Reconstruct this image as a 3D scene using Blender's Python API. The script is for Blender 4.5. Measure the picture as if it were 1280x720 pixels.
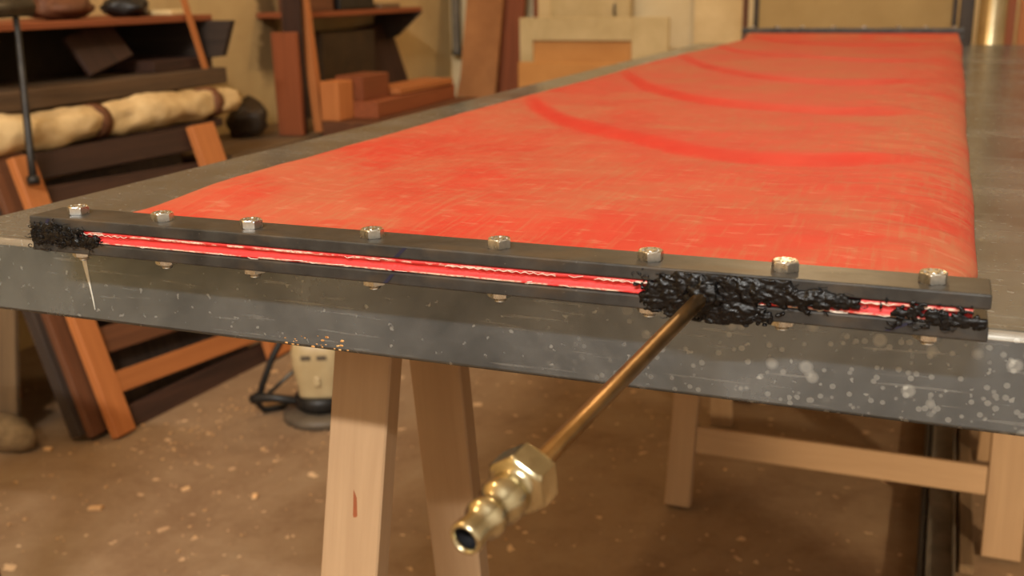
import bpy, bmesh, math, random
from mathutils import Vector, Matrix, noise

random.seed(7)
S = bpy.context.scene
COL = S.collection
for o in list(bpy.data.objects):
    bpy.data.objects.remove(o)

# ------------------------------------------------------------------ camera
cam_d = bpy.data.cameras.new('camera')
cam = bpy.data.objects.new('camera', cam_d)
COL.objects.link(cam)
S.camera = cam
cam_d.sensor_width = 36.0
cam_d.lens = 1337.92 / 1280 * 36.0
R_right = Vector((0.92830589, 0.37152879, -0.01464655))
R_down = Vector((0.08776796, -0.25723628, -0.96235455))
R_fwd = Vector((-0.36131005, 0.89207391, -0.27140228))
M = Matrix((R_right, -R_down, -R_fwd)).transposed().to_4x4()
M.translation = Vector((0.5904, -0.5947, 0.9594))
cam.matrix_world = M
cam_d.clip_start = 0.02
cam_d.dof.use_dof = True
cam_d.dof.focus_distance = 0.70
cam_d.dof.aperture_fstop = 9.0

# ------------------------------------------------------------------ world, lights, exposure
w = bpy.data.worlds.new('world')
S.world = w
w.use_nodes = True
w.node_tree.nodes['Background'].inputs[0].default_value = (1.0, 0.72, 0.45, 1)
w.node_tree.nodes['Background'].inputs[1].default_value = 0.03


def area(name, loc, target, sx, sy, power, color):
    d = bpy.data.lights.new(name, 'AREA')
    d.shape = 'RECTANGLE'
    d.size = sx
    d.size_y = sy
    d.energy = power
    d.color = color
    o = bpy.data.objects.new(name, d)
    COL.objects.link(o)
    o.location = loc
    o.rotation_euler = (Vector(target) - Vector(loc)).to_track_quat('-Z', 'Y').to_euler()
    return o


def bulb(name, loc, power, color, r=0.05):
    d = bpy.data.lights.new(name, 'POINT')
    d.energy = power
    d.color = color
    d.shadow_soft_size = r
    o = bpy.data.objects.new(name, d)
    COL.objects.link(o)
    o.location = loc
    return o


area('tube_lamp_light', (0.7, -3.0, 3.4), (0.2, 0.5, 0.5), 1.4, 0.08, 160, (1.0, 0.98, 0.94))
# fill added at the tube's back, bounces off the wall behind it
area('tube_back_fill', (0.7, -3.05, 3.4), (0.5, -4.2, 1.6), 1.4, 0.08, 85, (1.0, 0.98, 0.95))
bulb('pendant_bulb_light', (0.15, 3.35, 2.3), 32, (1.0, 0.70, 0.38), 0.06)
bulb('front_left_fill_light', (-0.95, 0.12, 2.6), 36, (1.0, 0.70, 0.38), 0.05)  # unseen warm fill added to brighten the left floor
d_ = bpy.data.lights.new('work_lamp_light', 'SPOT')
d_.energy = 85
d_.color = (1.0, 0.78, 0.52)
d_.spot_size = math.radians(25)
d_.spot_blend = 0.55
d_.shadow_soft_size = 0.03
wl = bpy.data.objects.new('work_lamp_light', d_)
COL.objects.link(wl)
wl.location = (1.62, 0.0, 0.60)
wl.rotation_euler = (Vector((0.77, 1.24, 0.22)) - Vector(wl.location)).to_track_quat('-Z', 'Y').to_euler()

vs = S.view_settings
S.display_settings.display_device = 'sRGB'
vs.view_transform = 'Standard'
vs.look = 'None'
vs.gamma = 1.0
vs.use_curve_mapping = False
vs.exposure = 0.28


# ------------------------------------------------------------------ materials
def lin(c):
    def f(v):
        v /= 255.0
        return v / 12.92 if v <= 0.04045 else ((v + 0.055) / 1.055) ** 2.4
    return (f(c[0]), f(c[1]), f(c[2]), 1)


class NT:
    def __init__(self, name):
        self.m = bpy.data.materials.new(name)
        self.m.use_nodes = True
        self.t = self.m.node_tree
        self.b = self.t.nodes['Principled BSDF']
        self.co = self.t.nodes.new('ShaderNodeTexCoord').outputs['Object']

    def n(self, typ, **kw):
        x = self.t.nodes.new(typ)
        for k, v in kw.items():
            setattr(x, k, v)
        return x

    def link(self, a, b):
        self.t.links.new(a, b)

    def mapping(self, scale=(1, 1, 1), loc=(0, 0, 0), rot=(0, 0, 0), src=None):
        x = self.n('ShaderNodeMapping')
        x.inputs['Scale'].default_value = scale
        x.inputs['Location'].default_value = loc
        x.inputs['Rotation'].default_value = rot
        self.link(src or self.co, x.inputs[0])
        return x.outputs[0]

    def noise(self, vec, scale=5, detail=5, rough=0.6, dist=0.0):
        x = self.n('ShaderNodeTexNoise')
        x.inputs['Scale'].default_value = scale
        x.inputs['Detail'].default_value = detail
        x.inputs['Roughness'].default_value = rough
        x.inputs['Distortion'].default_value = dist
        self.link(vec, x.inputs['Vector'])
        return x.outputs['Fac']

    def ramp(self, fac, stops):
        x = self.n('ShaderNodeValToRGB')
        e = x.color_ramp.elements
        while len(e) < len(stops):
            e.new(0.5)
        for i, (p, c) in enumerate(stops):
            e[i].position = p
            e[i].color = c if len(c) == 4 else (*c, 1)
        self.link(fac, x.inputs[0])
        return x.outputs[0]

    def bw(self, fac, a, b):
        return self.ramp(fac, [(a, (0, 0, 0, 1)), (b, (1, 1, 1, 1))])

    def mix(self, fac, a, b, mode='MIX'):
        x = self.n('ShaderNodeMix', data_type='RGBA', blend_type=mode)
        for sock, v in ((x.inputs[0], fac), (x.inputs[6], a), (x.inputs[7], b)):
            if hasattr(v, 'is_output'):
                self.link(v, sock)
            elif isinstance(v, (int, float)):
                sock.default_value = v
            else:
                sock.default_value = v
        return x.outputs[2]

    def math(self, op, a, b=0.0, c=None):
        x = self.n('ShaderNodeMath', operation=op)
        vals = [a, b] if c is None else [a, b, c]
        for i, v in enumerate(vals):
            if hasattr(v, 'is_output'):
                self.link(v, x.inputs[i])
            else:
                x.inputs[i].default_value = v
        return x.outputs[0]

    def sep(self, vec=None):
        x = self.n('ShaderNodeSeparateXYZ')
        self.link(vec or self.co, x.inputs[0])
        return x.outputs

    def bump(self, h, strength=0.3, dist=0.01):
        x = self.n('ShaderNodeBump')
        x.inputs['Strength'].default_value = strength
        x.inputs['Distance'].default_value = dist
        self.link(h, x.inputs['Height'])
        self.link(x.outputs[0], self.b.inputs['Normal'])

    def set(self, **kw):
        for k, v in kw.items():
            s = self.b.inputs[k.replace('_', ' ')]
            if hasattr(v, 'is_output'):
                self.link(v, s)
            else:
                s.default_value = v
        return self


def wood(name, dark, light, rough=0.6, scale=1.0, contrast=0.5, spec=0.3):
    """grain runs along local X"""
    t = NT(name)
    oi = t.n('ShaderNodeObjectInfo').outputs['Random']
    off = t.n('ShaderNodeVectorMath', operation='ADD')
    t.link(t.co, off.inputs[0])
    cmb = t.n('ShaderNodeCombineXYZ')
    t.link(t.math('MULTIPLY', oi, 7.0), cmb.inputs[0])
    t.link(t.math('MULTIPLY', oi, 3.0), cmb.inputs[1])
    t.link(cmb.outputs[0], off.inputs[1])
    v = t.mapping((1.3 * scale, 22 * scale, 22 * scale), src=off.outputs[0])
    g = t.noise(v, 2.2, 6, 0.62, 0.6)
    v2 = t.mapping((6 * scale, 140 * scale, 140 * scale), src=off.outputs[0])
    f = t.noise(v2, 1.5, 3, 0.6)
    mx = t.math('ADD', t.math('MULTIPLY', g, 0.75), t.math('MULTIPLY', f, 0.25))
    c = t.ramp(mx, [(0.5 - 0.28 * contrast - 0.1, lin(dark)), (0.5 + 0.28 * contrast, lin(light))])
    vary = t.math('ADD', t.math('MULTIPLY', oi, 0.3), 0.85)
    hsv = t.n('ShaderNodeHueSaturation')
    t.link(vary, hsv.inputs['Value'])
    t.link(c, hsv.inputs['Color'])
    t.set(Base_Color=hsv.outputs[0], Roughness=rough)
    t.b.inputs['Specular IOR Level'].default_value = spec
    t.bump(mx, 0.25, 0.002)
    return t.m


def blotch(name, a, b, scale=8, rough=0.7, metallic=0.0, lo=0.35, hi=0.65, bump=0.2, bdist=0.003, spec=0.4):
    t = NT(name)
    f = t.noise(t.mapping(), scale, 6, 0.65, 0.3)
    c = t.ramp(f, [(lo, lin(a)), (hi, lin(b))])
    t.set(Base_Color=c, Roughness=rough, Metallic=metallic)
    t.b.inputs['Specular IOR Level'].default_value = spec
    if bump:
        t.bump(t.noise(t.mapping(), scale * 6, 4, 0.6), bump, bdist)
    return t.m


MAT = {}
MAT['beech'] = wood('beech_wood', (142, 112, 82), (168, 138, 104), 0.55, 1.0, 0.9)
MAT['pine'] = wood('orange_pine_wood', (146, 84, 42), (186, 116, 64), 0.6, 1.0, 0.9)
MAT['redwood'] = wood('red_brown_wood', (104, 54, 30), (146, 80, 46), 0.6, 1.0, 0.9)
MAT['brown'] = wood('brown_wood', (76, 46, 28), (112, 70, 44), 0.65)
MAT['darkwood'] = wood('dark_brown_wood', (32, 20, 14), (66, 42, 30), 0.7)
MAT['blackwood'] = wood('grey_black_wood', (34, 28, 25), (70, 56, 46), 0.75)
MAT['dimwood'] = wood('dull_brown_wood', (58, 44, 30), (92, 70, 48), 0.8)
MAT['greywood'] = wood('weathered_wood', (84, 66, 46), (132, 106, 76), 0.8)
MAT['cardboard'] = blotch('cardboard_brown', (140, 92, 52), (170, 116, 70), 3, 0.85, bump=0.1)
MAT['panelbrown'] = blotch('ochre_panel', (188, 128, 66), (206, 146, 80), 3, 0.7, bump=0.1)
MAT['cream'] = blotch('cream_paint', (196, 168, 118), (216, 190, 140), 4, 0.6, bump=0.1)
MAT['ivory'] = blotch('pale_grey_paint', (180, 156, 108), (202, 178, 130), 5, 0.7, bump=0.1)
MAT['tan'] = blotch('tan_board', (156, 126, 76), (170, 140, 88), 4, 0.75, bump=0.1)
MAT['darkpaint'] = blotch('dark_brown_paint', (40, 30, 20), (66, 50, 32), 6, 0.5)
MAT['canvas'] = blotch('cream_canvas', (178, 146, 96), (216, 186, 136), 9, 0.9, bump=0.5, bdist=0.004)
MAT['black_plastic'] = blotch('black_plastic', (18, 17, 16), (34, 32, 30), 20, 0.45)
MAT['cream_plastic'] = blotch('cream_plastic', (172, 150, 110), (192, 172, 132), 6, 0.4)
MAT['grey_plastic'] = blotch('grey_plastic', (70, 60, 50), (100, 88, 72), 10, 0.5)
MAT['black_steel'] = blotch('black_steel', (40, 38, 36), (64, 60, 56), 25, 0.45, 0.5)
MAT['dark_metal'] = blotch('dark_metal', (62, 58, 52), (96, 90, 80), 12, 0.4, 0.6)
MAT['grey_tin'] = blotch('grey_tin', (90, 84, 74), (130, 122, 108), 10, 0.4, 0.4)
MAT['stone'] = blotch('pale_stone', (104, 84, 58), (150, 126, 92), 18, 0.9, bump=0.6, bdist=0.01)
MAT['chip'] = wood('pale_wood_chip', (176, 130, 84), (212, 172, 124), 0.7)
MAT['ink'] = blotch('dark_blue_ink', (22, 22, 40), (34, 34, 58), 60, 0.5, bump=0)


def m_chrome():
    t = NT('zinc_plated_steel')
    f = t.noise(t.mapping(), 160, 4, 0.6)
    t.set(Base_Color=t.ramp(f, [(0.3, lin((178, 176, 170))), (0.7, lin((216, 214, 208)))]), Metallic=1.0,
          Roughness=t.math('ADD', t.math('MULTIPLY', f, 0.16), 0.2))
    return t.m


MAT['zinc'] = m_chrome()


def m_brass():
    t = NT('old_brass')
    f = t.noise(t.mapping((1, 1, 1)), 60, 5, 0.6)
    t.set(Base_Color=t.ramp(f, [(0.3, lin((150, 118, 74))), (0.7, lin((188, 150, 98)))]), Metallic=1.0,
          Roughness=t.math('ADD', t.math('MULTIPLY', f, 0.2), 0.24))
    return t.m


MAT['brass'] = m_brass()


def m_fitting():
    t = NT('yellow_zinc_fitting')
    f = t.noise(t.mapping(), 90, 4, 0.6)
    t.set(Base_Color=t.ramp(f, [(0.3, lin((168, 156, 124))), (0.7, lin((206, 196, 164)))]), Metallic=1.0,
          Roughness=0.2)
    return t.m


MAT['fitting'] = m_fitting()
MAT['bore'] = blotch('dark_bore', (10, 10, 12), (24, 24, 28), 50, 0.6)


def m_bar():
    t = NT('mill_scale_steel')
    f = t.noise(t.mapping((1, 1, 1)), 45, 6, 0.65)
    g = t.noise(t.mapping((3, 8, 8)), 6, 4, 0.6)
    c = t.ramp(f, [(0.3, lin((44, 43, 42))), (0.7, lin((72, 71, 69)))])
    rust = t.bw(g, 0.5, 0.68)
    c2 = t.mix(t.math('MULTIPLY', rust, 0.45), c, lin((96, 76, 50)))
    sp = t.bw(t.noise(t.mapping(), 420, 2, 0.5), 0.72, 0.78)
    c3 = t.mix(t.math('MULTIPLY', sp, 0.4), c2, lin((150, 145, 135)))
    t.set(Base_Color=c3, Metallic=0.55, Roughness=t.math('ADD', t.math('MULTIPLY', g, 0.3), 0.28))
    t.bump(f, 0.2, 0.0006)
    return t.m


MAT['bar'] = m_bar()


def m_goo():
    t = NT('glossy_black_sealant')
    f = t.noise(t.mapping(), 180, 4, 0.6)
    t.set(Base_Color=lin((7, 6, 7)), Roughness=t.math('ADD', t.math('MULTIPLY', f, 0.5), 0.05))
    t.b.inputs['Specular IOR Level'].default_value = 0.3
    t.bump(t.noise(t.mapping(), 900, 4, 0.6), 0.4, 0.0008)
    return t.m


MAT['goo'] = m_goo()


def m_fabric():
    t = NT('dusty_red_coated_fabric')
    at = t.n('ShaderNodeAttribute', attribute_name='clean')
    clean = at.outputs['Fac']
    base = t.ramp(t.noise(t.mapping(), 14, 4, 0.6), [(0.3, lin((176, 40, 29))), (0.7, lin((186, 50, 36)))])
    # dust lies in broad veils, in streaks across the cloth and in fine scratches
    veil = t.noise(t.mapping((1.2, 1.0, 1)), 4.5, 6, 0.65, 0.4)
    st1 = t.noise(t.mapping((9, 60, 1), rot=(0, 0, 0.16)), 1.3, 6, 0.7, 0.3)
    st2 = t.noise(t.mapping((220, 14, 1), rot=(0, 0, 0.35)), 1.0, 5, 0.7)
    d = t.math('ADD', t.math('MULTIPLY', t.bw(veil, 0.42, 0.60), 0.46),
               t.math('ADD', t.math('MULTIPLY', t.bw(st1, 0.50, 0.64), 0.22), t.math('MULTIPLY', t.bw(st2, 0.51, 0.62), 0.26)))
    ox = t.sep()[0]
    edge = t.math('MULTIPLY', t.bw(ox, 0.19, 0.31), t.math('MULTIPLY', t.bw(st1, 0.4, 0.6), 0.35))
    d = t.math('ADD', t.math('ADD', d, 0.12), edge)
    d = t.math('MULTIPLY', d, t.math('SUBTRACT', 1.0, t.math('MULTIPLY', clean, 0.97)))
    d = t.math('MINIMUM', d, 0.85)
    c = t.mix(d, base, lin((166, 102, 70)))
    fl = t.bw(t.noise(t.mapping((40, 120, 1)), 1.0, 3, 0.5), 0.61, 0.66)
    fl = t.math('MULTIPLY', fl, t.math('SUBTRACT', 0.16, t.math('MULTIPLY', clean, 0.15)))
    c = t.mix(fl, c, lin((196, 148, 116)))
    t.set(Base_Color=c, Roughness=t.math('ADD', t.math('MULTIPLY', d, 0.2), 0.62))
    t.b.inputs['Specular IOR Level'].default_value = 0.2
    wv = t.noise(t.mapping((1, 1, 1)), 700, 2, 0.5)
    t.bump(wv, 0.12, 0.0006)
    return t.m


MAT['fabric'] = m_fabric()


def m_edge():
    t = NT('red_fabric_edge_with_white_threads')
    x, y, z = t.sep()
    base = lin((196, 46, 42))
    n1 = t.noise(t.mapping((60, 200, 120)), 1.0, 4, 0.6)
    n2 = t.noise(t.mapping((420, 300, 500)), 1.0, 3, 0.6)
    # lower hem white almost all along, upper hem broken into dashes
    lo = t.math('SUBTRACT', 1.0, t.bw(t.math('MULTIPLY', z, 100), 0.11, 0.18))
    up = t.math('MULTIPLY', t.bw(t.math('MULTIPLY', z, 100), 0.60, 0.66), t.math('SUBTRACT', 1.0, t.bw(t.math('MULTIPLY', z, 100), 0.74, 0.8)))
    lo = t.math('MULTIPLY', lo, t.bw(n1, 0.42, 0.50))
    up = t.math('MULTIPLY', up, t.bw(n1, 0.46, 0.54))
    msk = t.math('MULTIPLY', t.math('MINIMUM', t.math('ADD', lo, up), 1.0), t.bw(n2, 0.3, 0.55))
    c = t.mix(msk, base, lin((222, 196, 172)))
    t.set(Base_Color=c, Roughness=0.6)
    t.bump(n2, 0.4, 0.001)
    return t.m


MAT['edge'] = m_edge()
MAT['thread'] = blotch('white_thread', (206, 186, 168), (236, 222, 206), 300, 0.8, bump=0)


def m_sheet():
    t = NT('galvanised_sheet')
    x, y, z = t.sep()
    f = t.noise(t.mapping((1, 1, 1)), 7, 6, 0.65, 0.5)
    brush = t.noise(t.mapping((2, 260, 260)), 1.0, 4, 0.6)
    c = t.ramp(f, [(0.36, lin((86, 95, 102))), (0.64, lin((131, 141, 149)))])
    c = t.mix(t.math('MULTIPLY', brush, 0.25), c, lin((84, 84, 82)))
    # dried water drops, many towards the right end, few at the left
    def spots(scale, r0, r1, lo, hi, seed):
        v = t.n('ShaderNodeTexVoronoi')
        v.inputs['Scale'].default_value = scale
        v.inputs['Randomness'].default_value = 1.0
        t.link(t.mapping((1, 1, 1), loc=(seed, 0, seed)), v.inputs['Vector'])
        ring = t.ramp(v.outputs['Distance'], [(0.0, (0.75, 0.75, 0.75, 1)), (r0, (1, 1, 1, 1)), (r1, (0, 0, 0, 1))])
        sc = t.n('ShaderNodeSeparateColor')
        t.link(v.outputs['Color'], sc.inputs[0])
        pick = t.math('GREATER_THAN', sc.outputs[0], 0.35)
        area_m = t.bw(t.math('ADD', x, t.math('MULTIPLY', t.math('SUBTRACT', f, 0.5), 0.3)), lo, hi)
        return t.math('MULTIPLY', t.math('MULTIPLY', ring, pick), area_m)
    s1 = spots(80, 0.2, 0.36, 0.40, 0.50, 3.1)
    s2 = spots(175, 0.22, 0.36, 0.34, 0.5, 8.7)
    m = t.math('MINIMUM', t.math('ADD', t.math('MULTIPLY', s1, 0.34), t.math('MULTIPLY', s2, 0.26)), 0.5)
    vert = t.math('LESS_THAN', z, -0.003)
    m = t.math('MULTIPLY', m, vert)
    spk = t.bw(t.noise(t.mapping((1, 1, 1)), 150, 2, 0.5), 0.66, 0.70)
    scr = t.bw(t.noise(t.mapping((14, 300, 300), rot=(0, 0.4, 0)), 1.0, 3, 0.5), 0.62, 0.68)
    m = t.math('MINIMUM', t.math('ADD', m, t.math('ADD', t.math('MULTIPLY', spk, 0.32), t.math('MULTIPLY', scr, 0.14))), 0.85)
    c = t.mix(m, c, lin((196, 196, 186)))
    edge_glint = t.math('MULTIPLY', t.math('GREATER_THAN', z, -0.0052), t.math('LESS_THAN', z, -0.0004))  # lamp highlight along the rolled edge, painted into the colour
    c = t.mix(t.math('MULTIPLY', edge_glint, 0.8), c, lin((214, 212, 204)))
    met = t.math('SUBTRACT', 0.8, t.math('MULTIPLY', m, 0.5))
    r = t.math('ADD', t.math('MULTIPLY', f, 0.25), t.math('ADD', 0.12, t.math('MULTIPLY', m, 0.25)))
    t.set(Base_Color=c, Metallic=met, Roughness=r)
    t.bump(t.noise(t.mapping((3, 200, 60)), 1, 4, 0.6), 0.05, 0.001)
    return t.m


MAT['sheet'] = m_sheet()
MAT['chipboard'] = blotch('chipboard_core', (150, 110, 68), (186, 144, 96), 40, 0.85)
MAT['white_paint'] = blotch('white_paint_drip', (190, 184, 168), (220, 214, 198), 80, 0.5, bump=0)


def m_floor():
    t = NT('dusty_concrete')
    a = t.noise(t.mapping(), 1.6, 8, 0.7, 0.6)
    b = t.noise(t.mapping(), 9, 8, 0.7, 0.5)
    k = t.noise(t.mapping(), 60, 5, 0.7)
    c = t.ramp(a, [(0.32, lin((170, 134, 100))), (0.5, lin((202, 168, 130))), (0.7, lin((220, 192, 154)))])
    c = t.mix(t.math('MULTIPLY', t.bw(b, 0.44, 0.66), 0.42), c, lin((150, 112, 80)))
    c = t.mix(t.math('MULTIPLY', t.bw(k, 0.45, 0.75), 0.3), c, lin((212, 184, 144)))
    sp = t.bw(t.noise(t.mapping(), 30, 3, 0.5), 0.33, 0.27)
    c = t.mix(t.math('MULTIPLY', sp, 0.6), c, lin((66, 46, 30)))
    t.set(Base_Color=c, Roughness=0.85)
    t.b.inputs['Specular IOR Level'].default_value = 0.25
    h = t.math('ADD', t.math('MULTIPLY', b, 0.7), t.math('MULTIPLY', k, 0.3))
    t.bump(h, 0.35, 0.01)
    return t.m


def m_plaster(name, stain):
    t = NT(name)
    x, y, z = t.sep()
    a = t.noise(t.mapping(), 2.2, 7, 0.65, 0.4)
    b = t.noise(t.mapping(), 16, 6, 0.7)
    c = t.ramp(a, [(0.3, (lin((204, 182, 140)) if not stain else lin((178, 148, 100)))), (0.7, (lin((224, 206, 166)) if not stain else lin((204, 176, 126))))])
    c = t.mix(t.math('MULTIPLY', t.bw(b, 0.55, 0.75), 0.3), c, lin((160, 128, 84)))
    if stain:
        # a strip where the plaster has come off, with ragged edges
        wob = t.math('MULTIPLY', t.math('SUBTRACT', t.noise(t.mapping(), 9, 5, 0.7), 0.5), 0.16)
        dy = t.math('ABSOLUTE', t.math('SUBTRACT', t.math('ADD', y, wob), 2.83))
        m1 = t.math('SUBTRACT', 1.0, t.bw(dy, 0.045, 0.07))
        m1 = t.math('MULTIPLY', m1, t.bw(z, 0.60, 0.68))
        c = t.mix(t.math('MULTIPLY', m1, 0.85), c, lin((104, 82, 54)))
    t.set(Base_Color=c, Roughness=0.9)
    t.b.inputs['Specular IOR Level'].default_value = 0.2
    t.bump(t.math('ADD', a, t.math('MULTIPLY', b, 0.4)), 0.4, 0.01)
    return t.m


MAT['floor'] = m_floor()
MAT['plaster_l'] = m_plaster('stained_plaster', True)
MAT['whitewash'] = blotch('whitewash', (206, 203, 194), (224, 221, 213), 3, 0.9, bump=0.1)
MAT['plaster'] = m_plaster('yellowed_plaster', False)


# ------------------------------------------------------------------ builders
def link(name, me, mat, parent=None, loc=None, smooth=False):
    o = bpy.data.objects.new(name, me)
    COL.objects.link(o)
    if mat is not None and not me.materials:
        me.materials.append(MAT[mat] if isinstance(mat, str) else mat)
    if smooth:
        for p in me.polygons:
            p.use_smooth = True
    if parent is not None:
        o.parent = parent
    if loc is not None:
        o.location = loc
    return o


def tag(o, label, cat, group=None, kind=None):
    o['label'] = label
    if cat:
        o['category'] = cat
    if group:
        o['group'] = group
    if kind:
        o['kind'] = kind
    return o


def thing(name, loc, label, cat, group=None):
    o = bpy.data.objects.new(name, None)
    COL.objects.link(o)
    o.location = loc
    o.empty_display_size = 0.05
    return tag(o, label, cat, group)


def struct(o):
    o['kind'] = 'structure'
    return o


def mesh_from(bm, name):
    me = bpy.data.meshes.new(name)
    bm.normal_update()
    bm.to_mesh(me)
    bm.free()
    return me


def box_mesh(name, sx, sy, sz, bevel=0.0, seg=1, jit=0.0, taper=None):
    bm = bmesh.new()
    bmesh.ops.create_cube(bm, size=1.0)
    for v in bm.verts:
        v.co = Vector((v.co.x * sx, v.co.y * sy, v.co.z * sz))
        if taper:
            k = 1 + taper * (v.co.x / sx + 0.5)
            v.co.y *= k
        if jit:
            v.co += Vector((random.uniform(-jit, jit), random.uniform(-jit, jit), random.uniform(-jit, jit)))
    if bevel:
        bmesh.ops.bevel(bm, geom=list(bm.edges), offset=bevel, segments=seg, affect='EDGES', profile=0.5)
    return mesh_from(bm, name)


def base_of(parent):
    return Vector(parent.location) if parent is not None else Vector((0, 0, 0))


def place(o, M, parent):
    M = M.copy()
    if parent is not None:
        M.translation = M.translation - base_of(parent)
        if parent.parent is not None:
            M.translation = M.translation - base_of(parent.parent)
    o.matrix_local = M
    return o


def bar(name, p0, p1, width_dir, width, thick, mat, parent=None, bevel=0.002, jit=0.0, taper=None):
    """a box running from p0 to p1 (local X), `width` along width_dir, `thick` across"""
    p0 = Vector(p0)
    p1 = Vector(p1)
    x = (p1 - p0).normalized()
    wd = Vector(width_dir)
    y = (wd - x * wd.dot(x)).normalized()
    z = x.cross(y)
    me = box_mesh(name, (p1 - p0).length, width, thick, bevel, 2 if bevel > 0.003 else 1, jit, taper)
    o = link(name, me, mat, parent)
    M = Matrix((x, y, z)).transposed().to_4x4()
    M.translation = (p0 + p1) / 2
    place(o, M, parent)
    return o


def box(name, x0, x1, y0, y1, z0, z1, mat, parent=None, bevel=0.002, grain='long', rz=0.0, jit=0.0):
    """axis box by extents, grain along its longest side"""
    d = (x1 - x0, y1 - y0, z1 - z0)
    c = Vector(((x0 + x1) / 2, (y0 + y1) / 2, (z0 + z1) / 2))
    ax = max(range(3), key=lambda i: d[i])
    dirs = [Vector((1, 0, 0)), Vector((0, 1, 0)), Vector((0, 0, 1))]
    order = {0: (0, 1, 2), 1: (1, 2, 0), 2: (2, 0, 1)}[ax]
    R = Matrix([dirs[i] for i in order]).transposed().to_4x4()
    me = box_mesh(name, d[order[0]], d[order[1]], d[order[2]], bevel, 1, jit)
    o = link(name, me, mat, parent)
    M = Matrix.Rotation(rz, 4, 'Z') @ R
    M.translation = c
    place(o, M, parent)
    return o


def lathe_mesh(name, prof, seg=32, cap0=False, cap1=False):
    """prof: (r, h) pairs, axis local Z"""
    bm = bmesh.new()
    rings = []
    for r, h in prof:
        rings.append([bm.verts.new((r * math.cos(2 * math.pi * i / seg), r * math.sin(2 * math.pi * i / seg), h)) for i in range(seg)])
    for a, b in zip(rings, rings[1:]):
        for i in range(seg):
            j = (i + 1) % seg
            bm.faces.new((a[i], a[j], b[j], b[i]))
    if cap0:
        bm.faces.new(list(reversed(rings[0])))
    if cap1:
        bm.faces.new(rings[-1])
    return mesh_from(bm, name)


def tube_mesh(name, pts, r, seg=10, caps=True):
    bm = bmesh.new()
    pts = [Vector(p) for p in pts]
    rings = []
    up = Vector((0.13, 0.21, 1)).normalized()
    prev = None
    for i, p in enumerate(pts):
        d = (pts[min(i + 1, len(pts) - 1)] - pts[max(i - 1, 0)]).normalized()
        a = d.cross(up if prev is None else prev)
        if a.length < 1e-4:
            a = d.cross(Vector((1, 0, 0)))
        a.normalize()
        b = a.cross(d).normalized()
        prev = b
        rr = r[i] if isinstance(r, (list, tuple)) else r
        rings.append([bm.verts.new(p + a * rr * math.cos(2 * math.pi * k / seg) + b * rr * math.sin(2 * math.pi * k / seg)) for k in range(seg)])
    for A, B in zip(rings, rings[1:]):
        for k in range(seg):
            j = (k + 1) % seg
            bm.faces.new((A[k], A[j], B[j], B[k]))
    if caps:
        bm.faces.new(list(reversed(rings[0])))
        bm.faces.new(rings[-1])
    bmesh.ops.recalc_face_normals(bm, faces=list(bm.faces))
    return mesh_from(bm, name)


def poly_prism(name, pts, off, mat, parent=None):
    """flat polygon of world points given thickness `off` (vector)"""
    bm = bmesh.new()
    c = sum((Vector(p) for p in pts), Vector()) / len(pts)
    a = [bm.verts.new(Vector(p) - c) for p in pts]
    b = [bm.verts.new(Vector(p) - c + Vector(off)) for p in pts]
    n = len(pts)
    bm.faces.new(a)
    bm.faces.new(list(reversed(b)))
    for i in range(n):
        j = (i + 1) % n
        bm.faces.new((a[j], a[i], b[i], b[j]))
    bmesh.ops.recalc_face_normals(bm, faces=list(bm.faces))
    o = link(name, mesh_from(bm, name), mat, parent)
    return place(o, Matrix.Translation(c), parent)


def tube(name, pts, r, mat, parent=None, seg=10):
    o = link(name, tube_mesh(name, pts, r, seg), mat, parent, smooth=True)
    return place(o, Matrix.Identity(4), parent)


def frame_z(p, d):
    z = Vector(d).normalized()
    x = z.orthogonal().normalized()
    y = z.cross(x)
    M = Matrix((x, y, z)).transposed().to_4x4()
    M.translation = Vector(p)
    return M


# ================================================================== SETTING
def plane(name, co, mat):
    bm = bmesh.new()
    vs_ = [bm.verts.new(c) for c in co]
    bm.faces.new(vs_)
    o = link(name, mesh_from(bm, name), mat)
    return struct(o)


XL, YB, XR, YF, ZC = -1.75, 4.42, 3.2, -4.2, 3.8


def slab(name, x0, x1, y0, y1, z0, z1, mat):
    me = bpy.data.meshes.new(name)
    v = [(x0, y0, z0), (x1, y0, z0), (x1, y1, z0), (x0, y1, z0), (x0, y0, z1), (x1, y0, z1), (x1, y1, z1), (x0, y1, z1)]
    f = [(0, 3, 2, 1), (4, 5, 6, 7), (0, 1, 5, 4), (1, 2, 6, 5), (2, 3, 7, 6), (3, 0, 4, 7)]
    me.from_pydata(v, [], f)
    return struct(link(name, me, mat))


slab('floor', XL - 0.1, XR + 0.1, YF - 0.1, YB + 0.1, -0.1, 0.0, 'floor')
slab('wall_left', XL - 0.1, XL, YF, YB, 0, ZC, 'plaster_l')
slab('wall_back', XL - 0.1, XR + 0.1, YB, YB + 0.1, 0, ZC, 'plaster')
slab('wall_right', XR, XR + 0.1, YF, YB, 0, ZC, 'whitewash')
slab('wall_front', XL - 0.1, XR + 0.1, YF - 0.1, YF, 0, ZC, 'whitewash')
slab('ceiling', XL - 0.1, XR + 0.1, YF - 0.1, YB + 0.1, ZC, ZC + 0.1, 'whitewash')

# ================================================================== WORKTABLE TOP
TX0, TX1, TY0, TY1, TZ, AH = -0.143, 1.08, 0.0, 2.795, 0.78, 0.0588
tt = thing('worktable_top', (0, 0, TZ), 'long worktable top wrapped in galvanised sheet metal with a folded front edge', 'table')


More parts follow.
